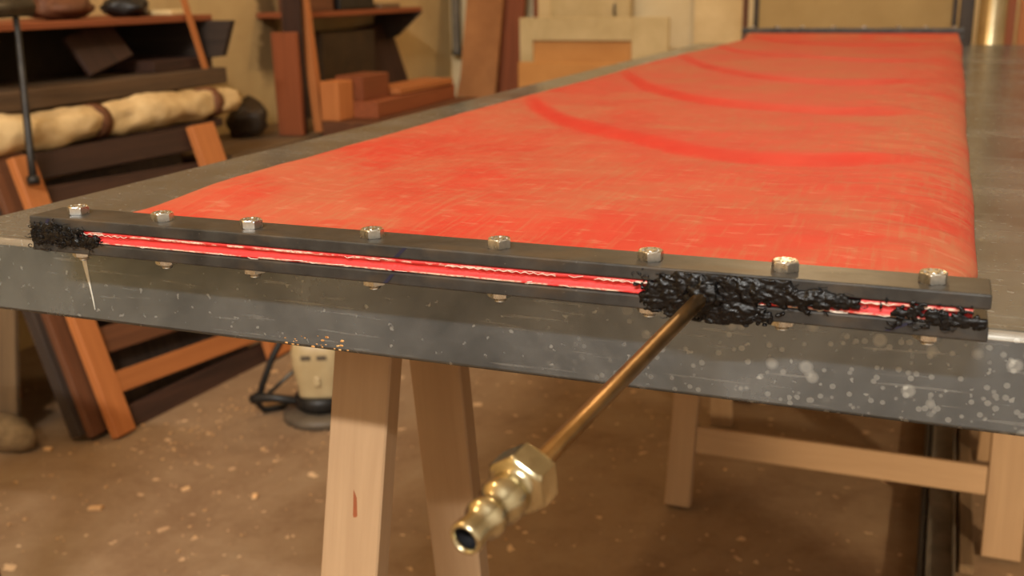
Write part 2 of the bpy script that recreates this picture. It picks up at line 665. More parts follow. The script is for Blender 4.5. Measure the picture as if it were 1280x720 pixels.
def sheet_mesh():
    """one sheet: flat top, rolled over every edge, apron turned under"""
    bm = bmesh.new()
    prof = []
    r = 0.005
    for i in range(7):
        a = math.pi / 2 * i / 6
        prof.append((-r + r * math.sin(a), -r + r * math.cos(a)))
    prof.append((0.0, -AH + 0.003))
    prof.append((-0.001, -AH + 0.0008))
    prof.append((-0.003, -AH))
    prof.append((-0.03, -AH))
    rings = []
    for d, z in prof:
        ring = []
        for (x, y) in ((TX0 - d, TY0 - d), (TX1 + d, TY0 - d), (TX1 + d, TY1 + d), (TX0 - d, TY1 + d)):
            ring.append(bm.verts.new((x, y, z)))
        rings.append(ring)
    bm.faces.new(rings[0])
    for A, B in zip(rings, rings[1:]):
        for k in range(4):
            j = (k + 1) % 4
            bm.faces.new((A[j], A[k], B[k], B[j]))
    bmesh.ops.recalc_face_normals(bm, faces=list(bm.faces))
    return mesh_from(bm, 'sheet')


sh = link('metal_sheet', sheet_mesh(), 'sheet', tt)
for p in sh.data.polygons:
    p.use_smooth = p.area < 0.02
core = box('core_panel', TX0 + 0.01, TX1 - 0.01, TY0 + 0.01, TY1 - 0.01, TZ - AH + 0.001, TZ - 0.006, 'chipboard', tt, 0)


def drip():
    bm = bmesh.new()
    pts = [(0.004, -0.002, 0.0045), (0.0045, -0.010, 0.0042), (0.0055, -0.018, 0.003), (0.0066, -0.026, 0.0018), (0.0078, -0.035, 0.0012), (0.0088, -0.045, 0.0006)]
    a = [bm.verts.new((x - w_ / 2, 0, z)) for x, z, w_ in pts]
    b = [bm.verts.new((x + w_ / 2, 0, z)) for x, z, w_ in pts]
    m = [bm.verts.new((x, -0.0005, z)) for x, z, w_ in pts]
    for i in range(len(pts) - 1):
        bm.faces.new((a[i], m[i], m[i + 1], a[i + 1]))
        bm.faces.new((m[i], b[i], b[i + 1], m[i + 1]))
    return mesh_from(bm, 'drip')


dr = link('paint_drip', drip(), 'white_paint', tt, (0.004, -0.0002, -0.004))
dr['label'] = 'white paint run on the apron'
def rust_patch():
    bm = bmesh.new()
    rr = random.Random(4)
    for k in range(26):
        x = rr.uniform(-0.028, 0.024)
        z = rr.uniform(0, 1) ** 2 * 0.010
        s = rr.uniform(0.0003, 0.0011)
        ring = [bm.verts.new((x + s * 1.6 * math.cos(q * 1.047), 0, z + s * 0.8 * math.sin(q * 1.047))) for q in range(6)]
        top = bm.verts.new((x, -s * 0.5, z))
        for q in range(6):
            bm.faces.new((ring[q], ring[(q + 1) % 6], top))
    bmesh.ops.recalc_face_normals(bm, faces=list(bm.faces))
    return mesh_from(bm, 'resin')
MAT['resin'] = blotch('amber_resin', (150, 92, 34), (226, 176, 110), 200, 0.15, 0.0)
rs = link('resin_drops', rust_patch(), 'resin', tt, (0.205, -0.0002, -AH + 0.002))
rs['kind'] = 'stuff'

# ================================================================== TRESTLES
def trestle(label, xs, yf, sf, yb, sb, w_=0.055, th=0.022, zt=0.72, xw=None):
    """legs lean in Y; yf/yb = front faces of the front / back legs at floor level, sf/sb = lean"""
    t = thing('trestle', (xs[0], yf, 0), label, 'trestle', 'trestles under the worktable')
    for i, x in enumerate(xs):
        ww = w_ if not xw else xw[i]
        for (y0, s) in ((yf, sf), (yb, sb)):
            zz = 0.003
            p0 = (x + ww / 2, y0 + th / 2 + s * zz, zz + abs(s) * th * 0.5)
            p1 = (x + ww / 2, y0 + th / 2 + s * (zt - 0.012), zt - 0.012)
            bar('leg', p0, p1, (1, 0, 0), ww, th, 'beech', t, 0.0015)
    yb0 = yf + sf * (zt - 0.06) + th + 0.004
    yb1 = yb + sb * (zt - 0.06) - 0.004
    box('beam', xs[0] - 0.05, xs[1] + 0.11, yb0, yb1, zt - 0.045, zt - 0.001, 'beech', t, 0.002)
    for (y0, s) in ((yf, sf), (yb, sb)):
        zc = 0.131
        yy = y0 + s * zc + th / 2
        w0 = w_ if not xw else xw[0]
        bar('stretcher', (xs[0] + w0 + 0.0005, yy, zc), (xs[1] - 0.0005, yy, zc), (0, s, 1), 0.05, 0.018, 'beech', t, 0.0015)
    return t


T1 = trestle('pale beech trestle under the near end of the table', (0.130, 0.712), -0.017, 0.237, 0.365, -0.150, 0.054)
T2 = trestle('pale beech trestle deep under the table, mostly in shadow', (0.160, 0.713), 1.219, 0.262, 1.640, -0.24, 0.05, xw=(0.048, 0.062))
kn = link('sap_streak', None or tube_mesh('sap', [(0, 0, 0), (0.001, 0, 0.012), (0.0005, 0, 0.03), (0, 0, 0.042)], [0.0006, 0.0034, 0.003, 0.0007], 8), 'redwood', T1, smooth=True)
kn.scale = (1.3, 0.12, 1.25)
kn.location = (0.029, 0.1229, 0.519)
kn.rotation_euler = (-0.233, -0.05, 0)

# ================================================================== PRESSURE BAG ASSEMBLY
bag = thing('inflatable_bag', (0.31, 0, TZ), 'long dusty red fabric bag clamped between black steel bars on the table', 'bag')
BL = 0.62


def H_end(y):
    """0 at a clamp, 1 in the free length"""
    a = max(0.0, min(1.0, (y + 0.004) / 0.11))
    b = max(0.0, min(1.0, (2.735 - y) / 0.16))
    f = lambda q: q * q * (3 - 2 * q)
    return f(a) * f(b)


CREASE = [(0.385, 1.0, 2.5, 0.46), (0.76, 1.0, 2.9, 0.46), (1.165, 0.8, 3.4, 0.45), (1.68, 0.75, 2.6, 0.45), (2.31, 0.8, 2.4, 0.42)]


def crease(x, y):
    h = 0.0
    c = 0.0
    for (y0, amp, k, xc) in CREASE:
        dx = x - xc
        yc = y0 + k * dx * dx * (1.0 if dx < 0 else 0.7) + 0.012 * math.sin(17 * x + y0 * 9)
        fade = max(0.0, min(1.0, (x - 0.03) / 0.07)) * max(0.0, min(1.0, (0.60 - x) / 0.09))
        d = y - yc
        if d < 0:
            s = math.exp(-(d / 0.10) ** 2) * -0.35 * math.exp(-(d / 0.05) ** 2)
        else:
            s = (1 - math.exp(-(d / 0.022) ** 2)) * math.exp(-d / 0.16)
        h += amp * fade * s * 0.0055
        wd = 0.019 + 0.013 * y0
        c = max(c, fade * min(1.0, amp * 1.3) * math.exp(-((d - 0.014) / wd) ** 4))
    return h, c


def bag_top(u, y):
    e = H_end(y)
    xl = 0.030 - 0.024 * min(1.0, max(0.0, (y + 0.005) / 0.16)) * (1.0 if y < 2.4 else max(0.0, min(1.0, (2.74 - y) / 0.2)))
    xr = 0.604 + 0.013 * e + 0.001 * math.sin(5.5 * y) * e + 0.0005 * math.sin(23 * y) * e
    x = xl + (xr - xl) * u
    t = abs(2 * u - 1)
    pil = (1 - t ** 9) ** 0.5
    left = math.exp(-((u - 0.07) / 0.10) ** 2)
    right = math.exp(-((u - 0.93) / 0.12) ** 2)
    base = 0.022 + 0.010 * left + 0.002 * right
    n1 = noise.noise(Vector((x * 4.2, y * 2.6, 1.7))) * 0.003
    n2 = noise.noise(Vector((x * 11 + y * 5, y * 9 - x * 3, 4.2))) * 0.0012
    n3 = noise.noise(Vector((x * 22 + y * 6, y * 40 - x * 8, 9.1))) * 0.0014 * (0.4 + 2.2 * right)
    ch, cl = crease(x, y)
    top = (base * (1.0 if y < 1.8 else max(0.7, 1.0 - 0.35 * (y - 1.8))) + n1 + n2 + n3 + ch) * pil * e
    zc = 0.0217 * (1 - e) + 0.004 * e
    if y > 2.4:
        zc = (0.0335 * (1 - e)) + 0.004 * e
    return x, zc + max(0.0, top), cl * e


def bag_bottom(u, y):
    e = H_end(y)
    x, z, c = bag_top(u, y)
    zlo = (0.0128 if y < 1.4 else 0.0245) * (1 - e) + 0.0015 * e
    return x, zlo


def bag_mesh():
    NX, NY = 110, 380
    me = bpy.data.meshes.new('bag_cloth')
    ys = [-0.034 + (2.785 + 0.034) * ((i / NY) ** 1.25) for i in range(NY + 1)]
    V, F, C = [], [], []
    us = []
    for i in range(NX + 1):
        q = i / NX
        us.append(0.5 - 0.5 * math.cos(math.pi * q) * (0.55 + 0.45 * abs(math.cos(math.pi * q))))
    ring = 2 * NX
    for y in ys:
        for u in us:
            x, z, c = bag_top(u, y)
            V.append((x - 0.31, y, z))
            C.append(c)
        for u in reversed(us[1:-1]):
            x, z = bag_bottom(u, y)
            V.append((x - 0.31, y, z))
            C.append(0.0)
    for j in range(NY):
        for k in range(ring):
            k2 = (k + 1) % ring
            F.append((j * ring + k, j * ring + k2, (j + 1) * ring + k2, (j + 1) * ring + k))
    F.append(tuple(range(ring - 1, -1, -1)))
    F.append(tuple(NY * ring + k for k in range(ring)))
    me.from_pydata(V, [], F)
    a = me.attributes.new('clean', 'FLOAT', 'POINT')
    a.data.foreach_set('value', C)
    me.update()
    return me


cloth = link('fabric_tube', bag_mesh(), 'fabric', bag, (0, 0, 0), True)
cloth['label'] = 'slack red fabric with bright creases and dust'


# cut fabric end in the gap of the near clamp
def edge_mesh():
    bm = bmesh.new()
    n = 300
    prof = [(-0.001, 0.0000), (-0.0030, 0.0004), (-0.0036, 0.0012), (-0.0030, 0.0022), (-0.0016, 0.0030), (-0.0013, 0.0044),
            (-0.0016, 0.0056), (-0.0030, 0.0064), (-0.0035, 0.0074), (-0.0028, 0.0084), (-0.001, 0.0089)]
    rows = []
    for i in range(n + 1):
        x = 0.012 + (0.612 - 0.012) * i / n
        row = []
        for y, z in prof:
            jy = noise.noise(Vector((x * 130, z * 700, 2))) * 0.0006
            row.append(bm.verts.new((x - 0.31, y + jy, z)))
        rows.append(row)
    for A, B in zip(rows, rows[1:]):
        for k in range(len(prof) - 1):
            bm.faces.new((A[k], B[k], B[k + 1], A[k + 1]))
    bmesh.ops.recalc_face_normals(bm, faces=list(bm.faces))
    return mesh_from(bm, 'edge')


hem = link('fabric_hem', edge_mesh(), 'edge', bag, (0, -0.0335, 0.0128), True)
hem['label'] = 'cut red fabric edge with white stitching threads'


def thread_mesh():
    bm0 = bmesh.new()
    rr = random.Random(3)
    def add(pts, r):
        m = tube_mesh('t', pts, r, 5)
        bm0.from_mesh(m)
        bpy.data.meshes.remove(m)
    # zigzag seam
    for (xa, xb, zz) in ((0.322, 0.392, 0.0071), (0.415, 0.448, 0.0072), (0.045, 0.085, 0.0068), (0.555, 0.575, 0.0072)):
        pts = []
        k = int((xb - xa) / 0.0026)
        for i in range(k + 1):
            pts.append((xa + (xb - xa) * i / k, -0.0045, zz + (0.0005 if i % 2 else -0.0005)))
        add(pts, 0.0002)
    # frayed threads along both hems
    for i in range(45):
        x = rr.uniform(0.05, 0.60)
        lower = rr.random() < 0.55
        z = (0.0010 if lower else 0.0074) + rr.uniform(-0.0006, 0.0006)
        L = rr.uniform(0.003, 0.011)
        y = -0.0040
        pts = [(x, y + 0.0006, z), (x + L * 0.4, y - rr.uniform(0, 0.0006), z + rr.uniform(-0.0006, 0.0006)), (x + L, y + 0.0006, z + rr.uniform(-0.0008, 0.0008))]
        add(pts, rr.uniform(0.00012, 0.00028))
    for v in bm0.verts:
        v.co.x -= 0.31
    return mesh_from(bm0, 'threads')


th = link('frayed_threads', thread_mesh(), 'thread', bag, (0, -0.0335, 0.0128), True)
th['kind'] = 'stuff'


def clamp_bar_mesh():
    bm = bmesh.new()
    bmesh.ops.create_cube(bm, size=1.0)
    for v in bm.verts:
        v.co = Vector((v.co.x * BL, v.co.y * 0.033, v.co.z * 0.008))
    bmesh.ops.bevel(bm, geom=list(bm.edges), offset=0.0011, segments=3, affect='EDGES', profile=0.5)
    return mesh_from(bm, 'clamp_bar')


CBM = clamp_bar_mesh()


def hex_mesh(name, af, h, chamfer=True, hole=0.0):
    bm = bmesh.new()
    rc = af / math.sqrt(3)
    def ring(r, z, rot=0):
        return [bm.verts.new((r * math.cos(math.pi / 3 * i + rot), r * math.sin(math.pi / 3 * i + rot), z)) for i in range(6)]
    # chamfered hexagon: 24-gon top with scalloped corners
    N = 48
    def hexr(a):
        a = (a + math.pi / 6) % (math.pi / 3) - math.pi / 6
        return (af / 2) / math.cos(a)
    levels = []
    for z, cap in ((0.0, 0.485 * af * 1.11), (h * 0.06, 9), (h * 0.80, 9), (h * 0.9, 0.5 * af * 1.09), (h, 0.5 * af * 0.97)):
        row = []
        for i in range(N):
            a = 2 * math.pi * i / N
            r = min(hexr(a), cap)
            row.append(bm.verts.new((r * math.cos(a), r * math.sin(a), z)))
        levels.append(row)
    for A, B in zip(levels, levels[1:]):
        for i in range(N):
            j = (i + 1) % N
            bm.faces.new((A[i], A[j], B[j], B[i]))
    # slightly dished top
    mid = [bm.verts.new((v.co.x * 0.8, v.co.y * 0.8, h * 0.97)) for v in levels[-1]]
    for i in range(N):
        j = (i + 1) % N
        bm.faces.new((levels[-1][i], levels[-1][j], mid[j], mid[i]))
    bm.faces.new(mid)
    bm.faces.new(list(reversed(levels[0])))
    return mesh_from(bm, name)


HEAD = hex_mesh('bolt_head', 0.0132, 0.0056)
NUT = hex_mesh('nut', 0.0132, 0.0054)
SHANK = lathe_mesh('shank', [(0.0022, -0.0340), (0.0036, -0.0332)] + [(0.0040 if i % 2 else 0.0035, -0.0328 + i * 0.0006) for i in range(12)] + [(0.0039, -0.023), (0.0039, 0.0005)], 20, True, True)
MARK = None
for m_ in (HEAD, NUT, SHANK):
    m_.materials.append(MAT['zinc'])


def mark_mesh():
    """raised grade marks on the head"""
    bm = bmesh.new()
    rr = random.Random(5)
    for i in range(9):
        a = i * 0.698
        bmesh.ops.create_cube(bm, size=1.0, matrix=Matrix.Translation((0.0042 * math.cos(a), 0.0042 * math.sin(a), 0.00565)) @ Matrix.Rotation(a, 4, 'Z') @ Matrix.Diagonal((0.0014, rr.uniform(0.0006, 0.0016), 0.0007, 1)))
    return mesh_from(bm, 'grade_mark')


MARK = mark_mesh()
MARK.materials.append(MAT['zinc'])
BX = [0.0295, 0.1025, 0.1745, 0.2645, 0.3505, 0.443, 0.5175, 0.592]
ROT = [0.1, 0.45, 0.02, 0.35, 0.55, 0.2, 0.5, 0.03]


def clamp(yc, zb, marks, seed, tall=0.0):
    """two bars with eight bolts; yc = centre line, zb = underside of the lower bar (above the table top)"""
    rr = random.Random(seed)
    lo = link('clamp_bar', CBM, None, bag, (0, yc, zb + 0.004))
    up = link('clamp_bar', CBM, None, bag, (0, yc, zb + 0.0208 + tall / 2))
    up.scale = (1, 1, 1 + tall / 0.008)
    lo['label'] = 'lower black steel clamp bar'
    up['label'] = 'upper black steel clamp bar'
    for i, x in enumerate(BX):
        b = link('bolt', HEAD, None, bag, (x - 0.31, yc, zb + 0.0249 + tall))
        b.rotation_euler = (0, 0, ROT[i] - math.pi / 6 + 0.35 + (rr.uniform(-0.4, 0.4) if not marks else 0))
        b['label'] = 'zinc hex bolt head'
        link('shank', SHANK, None, b)
        link('grade_mark', MARK, None, b)
        n = link('nut', NUT, None, b, (0, 0, -0.0249 - 0.0055 - tall))
        n.rotation_euler = (0, 0, rr.uniform(0, 1))
    return up, lo


CBM.materials.append(MAT['bar'])
upper, lower = clamp(-0.0215, 0.0048, True, 1)
clamp(2.752, 0.0165, False, 2, 0.006)


# marker strokes drawn across the bars
def stroke(xa, xb, za, zb_, w_=0.0028):
    bm = bmesh.new()
    y = -0.03835
    vs_ = [bm.verts.new((xa - 0.31, y, za)), bm.verts.new((xa + w_ - 0.31, y, za)), bm.verts.new((xb + w_ - 0.31, y, zb_)), bm.verts.new((xb - 0.31, y, zb_))]
    bm.faces.new(vs_)
    o = link('marker_stroke', mesh_from(bm, 'stroke'), 'ink', bag)
    o['label'] = 'dark blue marker line'
    return o


stroke(0.288, 0.2945, 0.0225, 0.0288)
stroke(0.280, 0.2855, 0.0058, 0.0118)
stroke(0.571, 0.583, 0.0062, 0.0122)
stroke(0.012, 0.0165, 0.0225, 0.0285)

# ---- brass inlet tube with hose nipple
PS = Vector((0.478, -0.030, 0.0165))
PE = Vector((0.438, -0.27, -0.019))
pd = (PE - PS).normalized()
pl = (PE - PS).length
pm = lathe_mesh('inlet_tube', [(0.0042, 0.0), (0.0042, pl - 0.05), (0.0041, pl - 0.02)], 32, True, True)
inlet = link('inlet_tube', pm, 'brass', bag, smooth=True)
Mt = frame_z(PS, pd)
Mt.translation = PS - Vector((0.31, 0, 0))
inlet.matrix_local = Mt
inlet['label'] = 'thin brass inlet tube'


def nipple():
    # hex body (axis Z, starting at 0)
    bm = bmesh.new()
    N = 48
    af = 0.0245
    def hexr(a):
        a = (a + math.pi / 6) % (math.pi / 3) - math.pi / 6
        return (af / 2) / math.cos(a)
    rows = []
    def row(z, cap, circ=None):
        r_ = []
        for i in range(N):
            a = 2 * math.pi * i / N
            r = circ if circ is not None else min(hexr(a), cap)
            r_.append(bm.verts.new((r * math.cos(a), r * math.sin(a), z)))
        rows.append(r_)
    row(0.0, 0, 0.0045)
    row(0.0, 0, 0.0112)
    row(0.0012, 0.0130)
    row(0.0020, 9)
    row(0.0125, 9)
    row(0.0138, 0.0128)
    row(0.0145, 0, 0.0108)
    row(0.0150, 0, 0.0088)
    prof = [(0.0086, 0.0175), (0.0092, 0.0200), (0.0097, 0.0222), (0.0097, 0.0250), (0.0090, 0.0275), (0.0074, 0.0292), (0.0070, 0.0310),
            (0.0076, 0.0328), (0.0086, 0.0345), (0.0087, 0.0372), (0.0080, 0.0392), (0.0067, 0.0408), (0.0066, 0.0440), (0.0069, 0.0470), (0.0069, 0.0500), (0.0066, 0.0512), (0.0060, 0.0516),
            (0.0052, 0.0512), (0.0050, 0.0490)]
    for r, z in prof:
        row(z, 0, r)
    for A, B in zip(rows, rows[1:]):
        for i in range(N):
            j = (i + 1) % N
            bm.faces.new((A[i], A[j], B[j], B[i]))
    return mesh_from(bm, 'hose_nipple')


nip = link('hose_nipple', nipple(), 'fitting', inlet, (0, 0, pl - 0.0516), True)
nip['label'] = 'yellowish metal air hose nipple with hex collar'
for p in nip.data.polygons:
    zc_ = p.center.z
    if 0.0019 < zc_ < 0.0126:
        p.use_smooth = False
nip.rotation_euler = (0, 0, 0.3)
bore = link('nipple_bore', lathe_mesh('bore', [(0.0051, 0.0495), (0.0050, 0.035), (0.001, 0.033)], 32, False, True), 'bore', inlet, (0, 0, pl - 0.0516), True)
bore['label'] = 'dark open bore'


# ---- black sealant smeared over the joint
def smear(label, x0, x1, z0, z1, shape, seed, fibres=0, fr=(0.00015, 0.0004), step=0.0006, thick=0.003):
    """ragged relief of sealant on the bar faces; shape(x, z) > 0 where it sticks"""
    off = Vector((seed * 3.1, seed * 1.7, seed))
    nx, nz = int((x1 - x0) / step), int((z1 - z0) / step)
    bm = bmesh.new()
    T = {}
    for i in range(nx + 1):
        for k in range(nz + 1):
            x, z = x0 + i * step, z0 + k * step
            p = Vector((x, 0, z))
            rag = noise.noise(p * 160 + off) * 0.55 + noise.noise(p * 420 + off) * 0.45 + noise.noise(Vector((x * 250, 3, z * 800)) + off) * 0.3
            t = shape(x, z) + 0.62 * rag
            T[i, k] = t
    V = {}
    def vert(i, k):
        if (i, k) not in V:
            x, z = x0 + i * step, z0 + k * step
            t = max(0.0, min(1.3, T[i, k] * 1.4))
            p = Vector((x, 0, z))
            rid = 1.1 * abs(noise.noise(p * 170 + off)) + 0.5 * abs(noise.noise(Vector((x * 330, 0, z * 620)) + off))
            h = math.sqrt(t) * (0.55 + 0.6 * rid) * thick + 0.0002
            V[i, k] = bm.verts.new((x - 0.31, -0.0383 - h, z))
        return V[i, k]
    for i in range(nx):
        for k in range(nz):
            q = [(i, k), (i + 1, k), (i + 1, k + 1), (i, k + 1)]
            if sum(T[c] for c in q) > 0:
                bm.faces.new([vert(*c) for c in q])
    # turn the rim back on to the bars
    rim = [e for e in bm.edges if len(e.link_faces) == 1]
    ret = bmesh.ops.extrude_edge_only(bm, edges=rim)
    for g in ret['geom']:
        if isinstance(g, bmesh.types.BMVert):
            g.co.y = -0.0366
    bmesh.ops.recalc_face_normals(bm, faces=list(bm.faces))
    o = link('sealant', mesh_from(bm, 'sealant'), 'goo', bag, smooth=True)
    o['label'] = label
    if fibres:
        rr = random.Random(seed)
        bf = bmesh.new()
        keys = [c for c in T if T[c] > -0.25]
        for n_ in range(fibres):
            i, k = rr.choice(keys)
            p = Vector((x0 + i * step - 0.31, -0.0396, z0 + k * step))
            a = rr.uniform(0, 6.28)
            turn = rr.uniform(-0.6, 0.6)
            pts = []
            for q in range(rr.randint(5, 11)):
                pts.append(p.copy())
                a += turn + rr.uniform(-0.3, 0.3)
                p = p + Vector((math.cos(a), rr.uniform(-0.3, 0.3), math.sin(a) * 0.6)) * 0.0009
            m = tube_mesh('f', pts, rr.uniform(*fr), 5)
            bf.from_mesh(m)
            bpy.data.meshes.remove(m)
        fo = link('sealant_shreds', mesh_from(bf, 'shreds'), 'goo', o, smooth=True)
        fo['kind'] = 'stuff'
        fo['label'] = 'curly black shreds'
    return o


def ell(x, z, cx, cz, rx, rz_):
    return 1.0 - math.sqrt(((x - cx) / rx) ** 2 + ((z - cz) / rz_) ** 2)


def shp_main(x, z):
    a = 1.3 * ell(x, z, 0.474, 0.0165, 0.031, 0.0165)
    b = 1.2 * ell(x, z, 0.499, 0.0215, 0.034, 0.0095)
    c = 1.0 * ell(x, z, 0.490, 0.0095, 0.024, 0.0085)
    d = 0.8 * ell(x, z, 0.534, 0.0195, 0.024, 0.0055)
    return max(a, b, c, d)


def shp_left(x, z):
    return max(0.75 * ell(x, z, 0.021, 0.0172, 0.026, 0.0075), 0.55 * ell(x, z, 0.046, 0.0140, 0.018, 0.004))


def shp_right(x, z):
    return max(0.22 * ell(x, z, 0.597, 0.0165, 0.026, 0.0065), 0.5 * ell(x, z, 0.611, 0.0142, 0.012, 0.004), 0.4 * ell(x, z, 0.578, 0.0165, 0.008, 0.004), 0.4 * ell(x, z, 0.600, 0.0135, 0.02, 0.0025)) - 0.10


smear('glossy black sealant lump around the brass tube', 0.438, 0.566, 0.001, 0.0288, shp_main, 5, 70)
smear('stringy black sealant at the left bar end', 0.001, 0.066, 0.007, 0.0275, shp_left, 11, 150, (0.00015, 0.00036), 0.0006, 0.0018)
smear('thin black sealant smear at the right bar end', 0.568, 0.619, 0.0095, 0.0235, shp_right, 17, 18, (0.00015, 0.00036), 0.0006, 0.0014)
# a collar of sealant round the tube
cbm = bmesh.new()
bmesh.ops.create_uvsphere(cbm, u_segments=48, v_segments=28, radius=1.0)
for v in cbm.verts:
    k = 1 + 0.35 * noise.noise(v.co * 2.2) + 0.22 * noise.noise(v.co * 6) + 0.14 * noise.noise(v.co * 13)
    v.co = Vector((v.co.x * 0.0105 * k, v.co.y * 0.0065 * k, v.co.z * 0.0095 * k))
o = link('sealant', mesh_from(cbm, 'sealant_collar'), 'goo', bag, (0.4775 - 0.31, -0.0385, 0.0165), True)
o['label'] = 'black sealant collar at the foot of the tube'

# ================================================================== LEANING SLATTED FRAME (left)
LT = math.atan2(0.19, 0.60)
ldir = Vector((-math.sin(LT), 0, math.cos(LT)))
lnor = Vector((math.cos(LT), 0, math.sin(LT)))
LB = Vector((-1.045, 0, 0.0))


def LP(y, h, d=0.0):
    return LB + Vector(((y - 1.14) * 0.05, y, 0)) + ldir * h + lnor * d


pal = thing('slatted_frame', (-1.045, 1.4, 0), 'leaning wooden slatted frame with two orange stiles left of the table', 'frame')
for (y0, y1, mt) in ((1.113, 1.172, 'pine'), (1.673, 1.766, 'pine')):
    bar('stile', LP((y0 + y1) / 2, 0.008, -0.012), LP((y0 + y1) / 2, 0.655, -0.012), (0, 1, 0), y1 - y0, 0.022, mt, pal)
SL = [(0.003, 0.06, 0.0, -0.03, 'darkwood'), (0.097, 0.145, -0.03, -0.014, 'pine'), (0.190, 0.250, -0.03, -0.03, 'brown'), (0.275, 0.345, -0.03, -0.03, 'brown'),
      (0.362, 0.43, -0.02, -0.03, 'darkwood'), (0.44, 0.505, -0.02, -0.03, 'darkwood'), (0.515, 0.583, -0.02, -0.03, 'darkwood'), (0.600, 0.66, -0.005, -0.03, 'darkwood')]
for (h0, h1, dh, d, mt) in SL:
    hc = (h0 + h1) / 2
    bar('slat', LP(1.165, hc, d), LP(1.682, hc + dh, d), ldir, h1 - h0, 0.016, mt, pal)


def leaning(name, label, y0, y1, xoff, h0, h1, thick, mat, cat='board', hi_shift=0.0):
    o = bar(name, LP((y0 + y1) / 2, h0, 0) + Vector((xoff, 0, 0)), LP((y0 + y1) / 2 + hi_shift, h1, 0) + Vector((xoff, 0, 0)), (0, 1, 0), y1 - y0, thick, mat)
    return tag(o, label, cat)


leaning('plank', 'brown plank leaning directly behind the near orange stile', 1.085, 1.185, -0.052, 0.012, 0.655, 0.018, 'brown')
leaning('plank', 'dark grey plank leaning second behind the slatted frame', 1.07, 1.70, -0.092, 0.014, 0.575, 0.03, 'blackwood')
o = bar('panel', (-1.40, 1.056, 0.008), (-1.345, 1.056, 0.36), (1, 0, 0), 0.24, 0.014, 'greywood')
tag(o, 'grey brown panel standing on the floor at the far left', 'panel')
o = box('board', -1.70, -1.462, 1.22, 1.245, 0.0, 0.59, 'pine', None, 0.002)
tag(o, 'orange board standing behind the grey panel at the left margin', 'board')
# lump of rubble in front of the panel
bm = bmesh.new()
bmesh.ops.create_icosphere(bm, subdivisions=2, radius=1)
for v in bm.verts:
    k = 1 + 0.35 * noise.noise(v.co * 1.3 + Vector((3, 1, 2)))
    v.co = Vector((v.co.x * 0.085 * k, v.co.y * 0.045 * k, v.co.z * 0.045 * k + 0.03))
    v.co.z = max(0.0, v.co.z)
o = link('stone', mesh_from(bm, 'stone'), 'stone', None, (-1.27, 1.01, 0), True)
tag(o, 'rough pale stone on the floor before the grey panel', 'stone')

# ================================================================== RACK ON THE LEFT WALL
def shelf(label, y0, y1, zt, th_, brackets, n='wall_shelf', xf=-1.40):
    t = thing(n, (XL, (y0 + y1) / 2, zt), label, 'shelf')
    box('board', XL + 0.002, xf, y0, y1, zt - th_, zt, 'redwood', t, 0.002)
    for yb_, xo in brackets:
        p = [(XL + 0.002, yb_, zt - th_), (-1.42 + xo, yb_, zt - th_), (-1.50 + xo * 1.4, yb_, zt - th_ - 0.10), (XL + 0.002, yb_, zt - th_ - 0.14)]
        poly_prism('bracket', p, (0, 0.022, 0), 'blackwood', t)
    return t


shelf('long red brown wall shelf at upper left loaded with clutter', 0.75, 2.044, 0.894, 0.017, ((1.25, 0), (2.02, 0.10)))
shelf('short red brown wall shelf beside the leaning orange post', 2.76, 3.66, 0.880, 0.019, ((3.63, -0.10),), xf=-1.53)
o = box('rack_board', XL + 0.002, -1.285, 0.72, 1.90, 0.595, 0.617, 'darkwood', None, 0.002)
tag(o, 'dark rack board carrying the canvas roll', 'board')
for yy in (0.85, 1.88):
    o = box('rack_post', -1.69, -1.655, yy - 0.045, yy - 0.01, 0.0, 0.595, 'darkwood', None, 0.002)
    tag(o, 'dark post under the rack board, %s' % ('near end' if yy < 1 else 'far end'), 'post')
o = box('panel', XL + 0.004, -1.70, 0.72, 1.98, 0.619, 0.872, 'darkpaint', None, 0.002)  # dark sheet added where only shade falls under the shelf
tag(o, 'dark panel added as the shade at the back of the rack under the long shelf', 'panel')
# boards stacked above the roll
o = box('plank', -1.62, -1.365, 0.80, 2.045, 0.699, 0.745, 'dimwood', None, 0.003)
tag(o, 'thick weathered plank lying above the canvas roll', 'plank')
for (yy, lab) in ((0.95, 'near'), (1.95, 'far')):
    o = box('wood_block', -1.61, -1.50, yy - 0.04, yy + 0.04, 0.617, 0.699, 'darkwood', None, 0.002)
    tag(o, 'dark block under the %s end of the weathered plank' % lab, 'block')
o = box('plank', -1.60, -1.41, 1.785, 2.04, 0.7455, 0.777, 'darkwood', None, 0.002)
tag(o, 'short dark plank on the weathered plank under the shelf', 'plank')
o = bar('board', (-1.44, 1.66, 0.775), (-1.49, 1.635, 0.868), (0, 1, 0), 0.19, 0.014, 'darkwood')
tag(o, 'upright dark board leaning under the long shelf', 'board')
o = bar('stick', (-1.392, 1.982, 0.74), (-1.392, 1.885, 1.02), (0, 1, 0), 0.018, 0.012, 'pine')
tag(o, 'thin orange stick standing across the long shelf end', 'stick')

# canvas roll with straps
roll = thing('canvas_roll', (-1.32, 1.45, 0.617), 'cream canvas roll tied with brown straps on the rack', 'roll')


